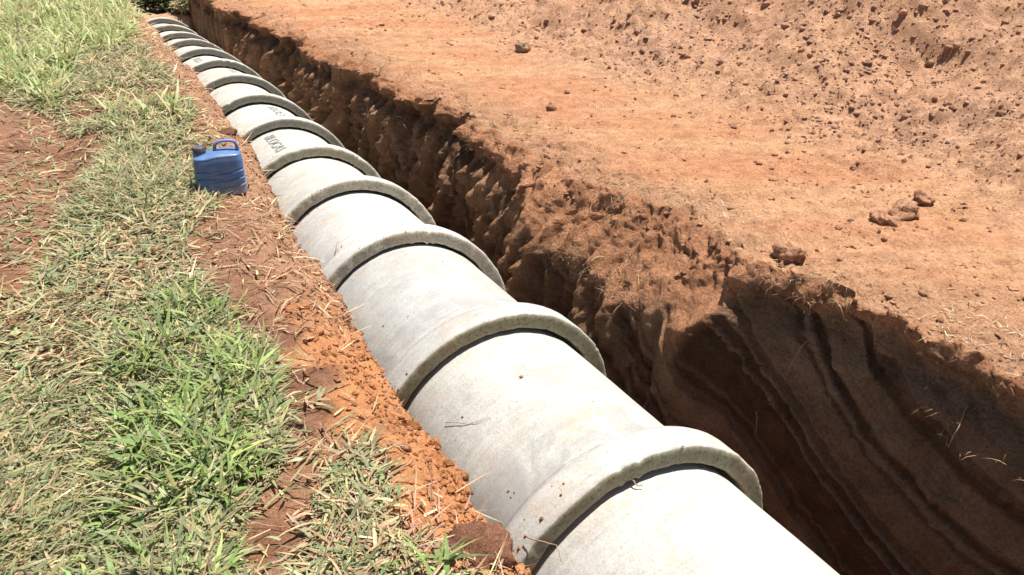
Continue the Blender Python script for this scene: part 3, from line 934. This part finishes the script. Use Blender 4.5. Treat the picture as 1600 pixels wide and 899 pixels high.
# ------------------------------------------------------------------ concrete pipes
def lathe(profile, nseg, seed, mats, midx_of, chip=0.0):
    """profile: list of (y, r); revolves about the Y axis"""
    pr = np.array(profile, float)
    m = len(pr)
    th = np.linspace(0, 2 * np.pi, nseg, endpoint=False)
    rr = np.repeat(pr[:, 1][None], nseg, 0); yy = np.repeat(pr[:, 0][None], nseg, 0)
    T = np.repeat(th[:, None], m, 1)
    cx, sn = np.cos(T), np.sin(T)
    nz_ = fbm(cx * 2.2 + seed, sn * 2.2, yy * 2.2, o=3, s=400) * 0.0025 + fbm(cx * 14 + seed, sn * 14, yy * 9, o=3, s=410) * 0.0012
    rr = rr + nz_ * np.where(rr > 0.45, 1, 0.3)
    if not isinstance(chip, float):
        ed = chip[None, :] if hasattr(chip, '__len__') else chip
        c1 = fbm(cx * 9 + seed * 3, sn * 9, yy * 0 + seed, o=4, s=420, g=0.65)
        rr = rr + ed * (c1 * 0.007 - 0.014 * sst(0.34, 0.55, c1))
        yy = yy + ed * np.abs(fbm(cx * 7 + seed * 5, sn * 7, yy * 0, o=4, s=430)) * 0.008
    v = np.stack([rr * cx, yy, rr * sn], -1).reshape(-1, 3)
    i = (np.arange(nseg)[:, None] * m + np.arange(m - 1)[None]); j = (((np.arange(nseg) + 1) % nseg)[:, None] * m + np.arange(m - 1)[None])
    f = np.stack([i, j, j + 1, i + 1], -1).reshape(-1, 4)
    mi = np.tile(np.array([midx_of(k) for k in range(m - 1)]), nseg)
    return mesh_np("pipe_part", v, f, None, mats, None, True, mi)


def dense(pts, step=0.02):
    out = [pts[0]]
    for a, b in zip(pts[:-1], pts[1:]):
        d = math.hypot(b[0] - a[0], b[1] - a[1]); k = max(1, int(d / step))
        out += [(a[0] + (b[0] - a[0]) * q / k, a[1] + (b[1] - a[1]) * q / k) for q in range(1, k + 1)]
    return out


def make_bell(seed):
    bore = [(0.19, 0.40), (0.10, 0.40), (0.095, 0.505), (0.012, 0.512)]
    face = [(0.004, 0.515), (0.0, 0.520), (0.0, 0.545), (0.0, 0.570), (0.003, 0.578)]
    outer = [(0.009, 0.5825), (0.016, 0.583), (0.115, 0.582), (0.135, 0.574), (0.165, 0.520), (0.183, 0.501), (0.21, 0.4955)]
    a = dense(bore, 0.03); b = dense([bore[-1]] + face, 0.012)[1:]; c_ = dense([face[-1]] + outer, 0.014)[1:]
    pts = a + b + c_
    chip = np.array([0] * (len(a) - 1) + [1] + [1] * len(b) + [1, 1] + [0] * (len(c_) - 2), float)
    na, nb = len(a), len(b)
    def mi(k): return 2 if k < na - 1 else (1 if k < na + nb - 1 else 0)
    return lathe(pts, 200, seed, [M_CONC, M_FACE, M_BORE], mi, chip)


def make_barrel(seed):
    pts = dense([(0.211, 0.4955), (0.30, 0.494), (1.0, 0.494), (1.085, 0.494)], 0.025) + [(1.09, 0.49), (1.09, 0.40), (0.6, 0.40), (0.19, 0.40)]
    return lathe(pts, 160, seed, [M_CONC], lambda k: 0)


BELLS = [make_bell(i * 3.7) for i in range(4)]
BARRELS = [make_barrel(i * 5.3) for i in range(3)]
PIPE_LABEL = {
    -1: "nearest concrete pipe, only its bare white barrel running out at the bottom",
    0: "concrete pipe whose near socket is lowest in the photo, grey smear behind the rim",
    1: "concrete pipe with second socket up from the bottom, soil crumbs on its olive rim",
    2: "clean white concrete pipe with the third socket from the bottom and pale beige rim",
    3: "concrete pipe with the fourth socket from the bottom, gritty rim above a dark gap",
    4: "concrete pipe with black stencil letters on its left flank, level with the blue jug",
    5: "concrete pipe with black stencil letters high on its right side past the jug",
    6: "concrete pipe with the seventh socket up from the bottom, grey rim and no letters",
    7: "concrete pipe with eighth socket up from the bottom, faint black mark on top",
    8: "concrete pipe with ninth socket up from the bottom, faint black mark on its left",
    9: "concrete pipe with the tenth socket up from the bottom, fifth from the far end",
    10: "concrete pipe with the fourth socket from the far end of the line",
    11: "concrete pipe with the third socket from the far end of the line",
    12: "concrete pipe with the last socket but one at the far end of the line",
    13: "farthest concrete pipe, its grey socket ending the line below the bushes",
}
TINT = {-1: (1.02, 1, .97), 0: (1, .99, .96), 1: (.99, 1, 1), 2: (1.03, 1.02, 1.02), 3: (1.04, 1.03, 1.0), 4: (1.05, 1.04, 1.0)}
FACE = {0: (0.80, 0.80, 0.74), 1: (0.88, 0.85, 0.74), 2: (1.35, 1.32, 1.40), 3: (1.35, 1.30, 1.36), 4: (1.15, 1.15, 1.15), 5: (0.95, 0.96, 1.05)}
M_LET = nodes_of("stencil_paint")
_m, _nt, _b = M_LET
_g = nnode(_nt, "ShaderNodeNewGeometry")
_n = noise_node(_nt, _g.outputs["Position"], 60, 4, 0.7)
_r = ramp(_nt, _n.outputs[0], [(0.30, (0.09, 0.09, 0.092)), (0.48, (0.20, 0.20, 0.195)), (0.64, (0.45, 0.44, 0.41))])
_nt.links.new(_r.outputs[0], _b.inputs["Base Color"]); _b.inputs["Roughness"].default_value = 0.8
M_LET = _m


def letters(text, parent, ang, ystart, hgt, stretch=1.0, flip=1):
    """stencilled text wrapped round the barrel; reads towards the near end"""
    cu = bpy.data.curves.new("lettering", 'FONT')
    cu.body = text; cu.size = hgt / 0.7; cu.resolution_u = 3; cu.offset = 0.001
    tmp = bpy.data.objects.new("lettering_tmp", cu); COL.objects.link(tmp)
    bpy.context.view_layer.update()
    me = bpy.data.meshes.new_from_object(tmp.evaluated_get(bpy.context.evaluated_depsgraph_get()))
    bpy.data.objects.remove(tmp)
    import bmesh
    bm = bmesh.new(); bm.from_mesh(me)
    bmesh.ops.triangulate(bm, faces=bm.faces)
    bmesh.ops.subdivide_edges(bm, edges=[e for e in bm.edges if e.calc_length() > 0.03], cuts=2)
    for v in bm.verts:
        a = ang - flip * v.co.y / PR
        yy = ystart - flip * v.co.x * stretch
        R = PR + 0.0042
        v.co = Vector((R * math.cos(a), yy, R * math.sin(a)))
    bm.normal_update()
    bm.to_mesh(me); bm.free()
    me.materials.clear(); me.materials.append(M_LET)
    return new_obj("lettering", me, parent)


pipes = {}
for n in range(-1, 14):
    root = new_obj("concrete_pipe", None)
    y0, y1 = PY0 + n * PL, PY0 + (n + 1) * PL
    dx, dz = axis_x(y1) - axis_x(y0), axis_z(y1) - axis_z(y0)
    root.location = (axis_x(y0), y0, axis_z(y0))
    root.rotation_euler = (math.atan2(dz, PL) + 0.003 * math.sin(n * 2.3), 0, -math.atan2(dx, PL))
    tag(root, PIPE_LABEL[n], "pipe", "concrete drain pipes laid in the trench")
    be = new_obj("socket", BELLS[n % 4], root)
    ba = new_obj("barrel", BARRELS[n % 3], root)
    g_ = 1.0 + 0.05 * math.sin(n * 4.1)
    t_ = tuple(g_ * q for q in TINT.get(n, (1.03, 1.01, 0.98)))
    for o in (be, ba): o.color = (*t_, 1)
    f_ = FACE.get(n, (0.85, 0.86, 0.95))
    be.rotation_euler = (0, n * 2.4, 0); ba.rotation_euler = (0, n * 1.7, 0)
    pipes[n] = root
# each socket's face has its own paler or darker tone: copy the face material with its own tint
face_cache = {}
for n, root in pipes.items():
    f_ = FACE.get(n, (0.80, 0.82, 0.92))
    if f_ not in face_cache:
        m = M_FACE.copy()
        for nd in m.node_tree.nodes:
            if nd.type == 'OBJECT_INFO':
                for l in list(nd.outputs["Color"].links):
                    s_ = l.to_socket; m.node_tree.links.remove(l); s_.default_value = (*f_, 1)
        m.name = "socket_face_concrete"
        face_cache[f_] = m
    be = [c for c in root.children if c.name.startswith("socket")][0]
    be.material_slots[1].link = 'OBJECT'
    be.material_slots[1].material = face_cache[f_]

nn = 380
yl_ = PY0 + PL * (rng.integers(0, 9, nn) + np.where(rng.random(nn) < .55, rng.uniform(0.0, 0.12, nn), rng.uniform(0.2, 1.0, nn)))
aa = np.radians(np.where(rng.random(nn) < .6, rng.normal(143, 6, nn), rng.uniform(75, 140, nn)))
fr = ((yl_ - PY0) / PL) % 1.0
Rr = np.where(fr < 0.115, 0.582, np.where(fr < 0.19, 0.582 - (fr - 0.115) / 0.075 * 0.084, 0.495))
P = np.stack([axis_x(yl_) + Rr * np.cos(aa), yl_, axis_z(yl_) + Rr * np.sin(aa)], -1)
crumbs(P, 0.002 + 0.006 * rng.random(nn) ** 4, np.clip(BANK[None] * (1 + .2 * rng.standard_normal((nn, 1))), .02, .8), "spilled_soil", M_CLOD, 0.3, (O1v, O1f))
tag(bpy.data.objects["spilled_soil"], "crumbs of orange soil spilled on the pipes and sockets", "soil", kind="stuff")
letters("BLOCASA", pipes[4], math.radians(109), 0.90, 0.085, 1.12)
letters("BLOCASA", pipes[5], math.radians(79), 0.92, 0.085, 1.1)
letters("BLOCASA", pipes[7], math.radians(77), 0.95, 0.085, 1.1)
letters("BLOCASA", pipes[8], math.radians(105), 0.92, 0.085, 1.1)

# ------------------------------------------------------------------ blue water jug
def plastic(name, colr, rough, dusty):
    m, nt, b = nodes_of(name)
    L = nt.links
    tc = nnode(nt, "ShaderNodeTexCoord")
    n1 = noise_node(nt, tc.outputs["Object"], 14, 5, 0.65, 0.4)
    n2 = noise_node(nt, tc.outputs["Object"], 70, 3, 0.6)
    sx = nnode(nt, "ShaderNodeSeparateXYZ"); L.new(tc.outputs["Object"], sx.inputs[0])
    low = ramp(nt, sx.outputs[2], [(0.0, 0.75), (0.10, 0.12)])
    add = nnode(nt, "ShaderNodeMath", operation='MULTIPLY_ADD')
    L.new(ramp(nt, n1.outputs[0], [(0.4, 0.0), (0.75, 0.75)]).outputs[0], add.inputs[0]); add.inputs[1].default_value = dusty
    L.new(low.outputs[0], add.inputs[2])
    cl = nnode(nt, "ShaderNodeMath", operation='MULTIPLY'); L.new(add.outputs[0], cl.inputs[0])
    L.new(ramp(nt, n2.outputs[0], [(0.3, 0.45), (0.7, 1.0)]).outputs[0], cl.inputs[1]); cl.use_clamp = True
    c = mix(nt, 'MIX', cl.outputs[0], colr, (0.34, 0.30, 0.28))
    L.new(c, b.inputs["Base Color"])
    rr_ = nnode(nt, "ShaderNodeMath", operation='MULTIPLY_ADD'); L.new(cl.outputs[0], rr_.inputs[0]); rr_.inputs[1].default_value = 0.4; rr_.inputs[2].default_value = rough
    L.new(rr_.outputs[0], b.inputs["Roughness"])
    return m


M_JUG = plastic("blue_plastic", (0.035, 0.135, 0.345), 0.34, 0.5)
M_HAN = plastic("blue_grey_plastic", (0.10, 0.13, 0.33), 0.45, 0.5)
M_CAP = plastic("dark_cap_plastic", (0.03, 0.025, 0.04), 0.45, 0.4)
jx, jy = 0.607, 4.44
jug = new_obj("water_jug", None)
jug.location = (jx, jy, zat(jx, jy) - 0.002)
jug.rotation_euler = (0, 0, -0.16)
jug.scale = (1, 1, 0.92)
tag(jug, "blue plastic water jug with wavy sides and dark cap standing on the straw", "jug")


def jug_body():
    nu, nv = 128, 90
    hw, hd = 0.129, 0.085
    th = np.linspace(0, 2 * np.pi, nu, endpoint=False)
    p = 5.5
    cx = np.sign(np.cos(th)) * np.abs(np.cos(th)) ** (2 / p); cy = np.sign(np.sin(th)) * np.abs(np.sin(th)) ** (2 / p)
    rings = []
    # height of the top over local x: low on the neck side, high under the handle
    def topz(x): return 0.250 + 0.010 * sst(-0.07, 0.0, x)
    tv = np.concatenate([np.linspace(0, 1, nv), np.ones(12)])
    sh = np.concatenate([1 - 0.0 * np.linspace(0, 1, nv), np.cos(np.linspace(0.12, np.pi / 2, 12))])
    for k in range(nv + 12):
        q = tv[k]
        if k < nv:
            inset = 1 - 0.05 * (1 - sst(0, 0.05, q)) - 0.035 * sst(0.86, 1.0, q) - 0.02 * sst(0.5, 1.0, q)
            x = hw * cx * inset; y = hd * cy * (inset)
            z = q * (topz(x) - 0.022)
        else:
            s = sh[k]
            x = hw * cx * 0.945 * s; y = hd * cy * 0.945 * s
            z = topz(x) - 0.022 + 0.022 * math.sin(math.acos(max(-1, min(1, s)))) * 1.0
        # three wavy grooves pressed into the sides
        g = 0
        for z0 in (0.062, 0.104, 0.148):
            zc = z0 + 0.010 * np.cos((x / hw) * np.pi * 1.25 + 2.6) - 0.004 * (x / hw)
            g = g + np.exp(-((z - zc) / 0.0042) ** 2) * 0.0068 - np.exp(-((z - zc + 0.010) / 0.006) ** 2) * 0.0022
        rr_ = np.hypot(x, y) + 1e-6
        sc_ = 1 - g / rr_ if k < nv else 1
        rings.append(np.stack([x * sc_, y * sc_, z], -1))
    v = np.concatenate(rings)
    nrg = nv + 12
    i = np.arange(nrg - 1)[:, None] * nu + np.arange(nu)[None]; j = np.arange(nrg - 1)[:, None] * nu + ((np.arange(nu) + 1) % nu)[None]
    f = np.stack([i, j, j + nu, i + nu], -1).reshape(-1, 4)
    v = np.concatenate([v, [[0, 0, 0.0]]])
    ce = len(v) - 1
    f3 = np.array([[(a + 1) % nu, a, ce] for a in range(nu)])
    return mesh_np("body", v, f, f3, [M_JUG], None, True)


def tube(path, ra, rb, ns, up=(0, 1, 0)):
    path = np.array(path, float); n = len(path)
    tg = np.gradient(path, axis=0); tg /= np.linalg.norm(tg, axis=1)[:, None]
    upv = np.array(up, float)
    A = np.cross(tg, upv); A /= np.linalg.norm(A, axis=1)[:, None]
    B = np.cross(A, tg)
    th = np.linspace(0, 2 * np.pi, ns, endpoint=False)
    ra = np.broadcast_to(ra, n); rb = np.broadcast_to(rb, n)
    v = path[:, None] + A[:, None] * (np.cos(th)[None, :, None] * ra[:, None, None]) + B[:, None] * (np.sin(th)[None, :, None] * rb[:, None, None])
    i = np.arange(n - 1)[:, None] * ns + np.arange(ns)[None]; j = np.arange(n - 1)[:, None] * ns + ((np.arange(ns) + 1) % ns)[None]
    f = np.stack([i, j, j + ns, i + ns], -1).reshape(-1, 4)
    v = v.reshape(-1, 3)
    v = np.concatenate([v, [path[0], path[-1]]])
    a, b = len(v) - 2, len(v) - 1
    f3 = [[(k + 1) % ns, k, a] for k in range(ns)] + [[(n - 1) * ns + k, (n - 1) * ns + (k + 1) % ns, b] for k in range(ns)]
    return v, f, np.array(f3)


new_obj("body", jug_body(), jug)
hp = []
for k in range(33):
    a = math.pi * (1 - k / 32)
    ex = 2 / 3.2
    hp.append((0.052 + 0.058 * math.copysign(abs(math.cos(a)) ** ex, math.cos(a)), 0, 0.252 + 0.060 * abs(math.sin(a)) ** ex))
v, f, f3 = tube(hp, 0.0095, 0.015, 14)
new_obj("handle", mesh_np("handle", v, f, f3, [M_HAN], None, True), jug)
prof = [(0.036, 0.215), (0.036, 0.248), (0.031, 0.253), (0.031, 0.262)]
def lathe_z(prof, ns, mat, name, cx0, ridge=0.0):
    th = np.linspace(0, 2 * np.pi, ns, endpoint=False)
    rr_ = [[cx0 + (r + ridge * (1 if (k % 2) else -1)) * math.cos(a), (r + ridge * (1 if (k % 2) else -1)) * math.sin(a), z] for (r, z) in prof for k, a in enumerate(th)]
    m = len(prof)
    i = np.arange(m - 1)[:, None] * ns + np.arange(ns)[None]; j = np.arange(m - 1)[:, None] * ns + ((np.arange(ns) + 1) % ns)[None]
    f = np.stack([i, j, j + ns, i + ns], -1).reshape(-1, 4)
    rr_.append([cx0, 0, prof[-1][1]])
    f3 = [[(m - 1) * ns + k, (m - 1) * ns + (k + 1) % ns, len(rr_) - 1] for k in range(ns)]
    return mesh_np(name, rr_, f, f3, [mat], None, False)
new_obj("neck", lathe_z(prof, 32, M_JUG, "neck", -0.085), jug)
new_obj("cap", lathe_z([(0.034, 0.260), (0.034, 0.286), (0.031, 0.290), (0.024, 0.2905)], 48, M_CAP, "cap", -0.085, 0.0009), jug)

# ------------------------------------------------------------------ loose roots and sticks
M_ROOT, _nt, _b = nodes_of("dry_root")
_g = nnode(_nt, "ShaderNodeNewGeometry"); _n = noise_node(_nt, _g.outputs["Position"], 60, 3)
_r = ramp(_nt, _n.outputs[0], [(0.3, (0.24, 0.14, 0.08)), (0.7, (0.46, 0.31, 0.19))])
_nt.links.new(_r.outputs[0], _b.inputs["Base Color"]); _b.inputs["Roughness"].default_value = 0.85


def stick(name, pts, r, label, cat):
    pts = np.array(pts, float)
    n = 14
    tt = np.linspace(0, len(pts) - 1, n)
    path = np.stack([np.interp(tt, np.arange(len(pts)), pts[:, k]) for k in range(3)], -1)
    path = path + 0.0035 * rng.standard_normal(path.shape)
    path[1:-1] = (path[:-2] + path[1:-1] * 2 + path[2:]) / 4
    v, f, f3 = tube(path, r * np.linspace(1, 0.45, n), r * np.linspace(1, 0.45, n), 6, (0.31, 0.2, 0.93))
    return tag(new_obj(name, mesh_np(name, v, f, f3, [M_ROOT], None, True)), label, cat)


def wallpt(px, py, off=0.02):
    """point of the trench wall that a pixel looks at, a little proud of it"""
    best = None
    P = V[:, cW - 1:cR + 4]
    d = P - np.array([0, 0, H], np.float32)
    sp, cp, sy, cy = math.sin(PITCH), math.cos(PITCH), math.sin(YAW), math.cos(YAW)
    depth_ = d[..., 0] * sy * cp + d[..., 1] * cy * cp - d[..., 2] * sp
    u_ = 800 + F * (d[..., 0] * cy - d[..., 1] * sy) / depth_
    v_ = 449.5 - F * (d[..., 0] * sp * sy + d[..., 1] * sp * cy + d[..., 2] * cp) / depth_
    q = np.where(depth_ > 0.2, np.hypot(u_ - px, v_ - py), 1e9)
    i, j = np.unravel_index(q.argmin(), q.shape)
    return P[i, j].astype(float) + np.array([-off, 0, 0])


stick("dry_root", [wallpt(1264, 533), wallpt(1250, 558, .035), wallpt(1233, 592)], 0.0025, "thin pale dry stick on the middle of the dark trench wall", "root")
stick("dry_root", [wallpt(1520, 628), wallpt(1508, 660, .035), wallpt(1488, 700)], 0.0025, "thin brown dry root on the dark trench wall far right", "root")
stick("dry_root", [wallpt(1188, 640), wallpt(1190, 660, .03), wallpt(1186, 678)], 0.0022, "short pale root low on the trench wall above the nearest socket", "root")
stick("dry_root", [wallpt(1275, 468, .01), wallpt(1272, 478, .03), wallpt(1268, 490, .02)], 0.004, "short white root stub under the lip of the trench", "root")


def on_pipe(px, py, R):
    sp, cp, sy, cy = math.sin(PITCH), math.cos(PITCH), math.sin(YAW), math.cos(YAW)
    a, b = (px - 800) / F, -(py - 449.5) / F
    d = np.array([sy * cp + a * cy + b * sp * sy, cy * cp - a * sy + b * sp * cy, -sp + b * cp])
    zc = PZ - H
    A = d[0] ** 2 + d[2] ** 2; Bq = -(d[0] * PX + d[2] * zc); Cq = PX ** 2 + zc ** 2 - R * R
    s = (-Bq - math.sqrt(max(0, Bq * Bq - A * Cq))) / A
    return d * s + np.array([0, 0, H])


stick("dry_root", [on_pipe(700, 660, .50), on_pipe(735, 663, .499), on_pipe(752, 658, .500), on_pipe(766, 650, .499)], 0.0014, "dark curved root poking from the bank over the second pipe barrel", "root")
stick("dry_root", [on_pipe(820, 840, .60), on_pipe(850, 848, .61), on_pipe(872, 856, .615), on_pipe(878, 880, .60)], 0.0022, "forked brown root reaching over the rim of the nearest socket", "root")
stick("dry_root", [on_pipe(985, 745, .52), on_pipe(994, 757, .51), on_pipe(1003, 759, .505)], 0.003, "small dark twig under the rim of the nearest socket", "root")
stick("dry_root", [on_pipe(528, 378, .50), on_pipe(524, 390, .505), on_pipe(532, 396, .50)], 0.0025, "tiny twig on the barrel beyond the third socket", "root")
for (a, b, c_, lab) in [((205, 545), (60, 440), (250, 660), None)]:
    pass
x0, y0 = G(205, 470); x1, y1 = G(300, 620)
stick("straw_stalk", [(x0, y0, zat(x0, y0) + .05), ((x0 + x1) / 2, (y0 + y1) / 2, zat((x0 + x1) / 2, (y0 + y1) / 2) + .07), (x1, y1, zat(x1, y1) + .03)], 0.002, "long dry grass stalk leaning over the green patch", "stalk")
x0, y0 = G(340, 800); x1, y1 = G(470, 830)
stick("straw_stalk", [(x0, y0, zat(x0, y0) + .03), ((x0 + x1) / 2, (y0 + y1) / 2 - .02, zat(x0, y0) + .02), (x1, y1, zat(x1, y1) + .012)], 0.002, "pale dry stalk lying across bare soil at the bottom", "stalk")


# ------------------------------------------------------------------ bushes past the end of the line
def bush(x, y, z, r, hgt, n, cols, label, name="bush"):
    root = new_obj(name, None); root.location = (x, y, z)
    tag(root, label, "bush")
    th = rng.random(n) * 2 * np.pi; ph = np.arccos(rng.uniform(-0.2, 1, n)); q = rng.random(n) ** 0.4
    P = np.stack([np.cos(th) * np.sin(ph) * q * r, np.sin(th) * np.sin(ph) * q * r, hgt * 0.35 + np.cos(ph) * q * hgt * 0.65], -1)
    P *= (1 + 0.35 * fbm(P[:, 0] * 4, P[:, 1] * 4, P[:, 2] * 4, o=2, s=int(x * 10) % 50 + 500))[:, None]
    o = blades(P, rng.random(n) * 2 * np.pi, rng.uniform(.08, .2, n), rng.uniform(.02, .05, n), rng.normal(0.3, .6, n), rng.normal(.6, .4, n), pick(cols, n, .2), "foliage", M_BLADE, twist=rng.normal(0, .5, n))
    o.parent = root
    for k in range(5):
        a = k * 1.3
        pth = [(0.04 * math.cos(a), 0.04 * math.sin(a), -0.05), (0.25 * r * math.cos(a), 0.25 * r * math.sin(a), hgt * .4), (0.6 * r * math.cos(a), 0.6 * r * math.sin(a), hgt * .8)]
        pth = np.stack([np.interp(np.linspace(0, 2, 8), [0, 1, 2], np.array(pth)[:, i]) for i in range(3)], -1)
        v, f, f3 = tube(pth, np.linspace(.018, .006, 8), np.linspace(.018, .006, 8), 6, (0.9, 0.4, 0.1))
        new_obj("stem", mesh_np("stem", v, f, f3, [M_ROOT], None, True), root)


DK = [(0.07, 0.12, 0.035), (0.10, 0.15, 0.045), (0.05, 0.08, 0.03)]
bush(1.72, 15.5, -0.47, 0.16, 0.26, 500, DK + GREEN[:3], "bright green bush growing just past the farthest pipe")
bush(1.33, 15.6, -0.47, 0.30, 0.36, 800, DK + [(0.12, 0.08, 0.06), (0.10, 0.07, 0.06)], "shady dark bush behind the left end of the farthest pipe")
bush(2.02, 15.15, -0.45, 0.22, 0.20, 600, OLIVE + STRAW[:2], "low dry olive shrub where the trench ends at the wall")
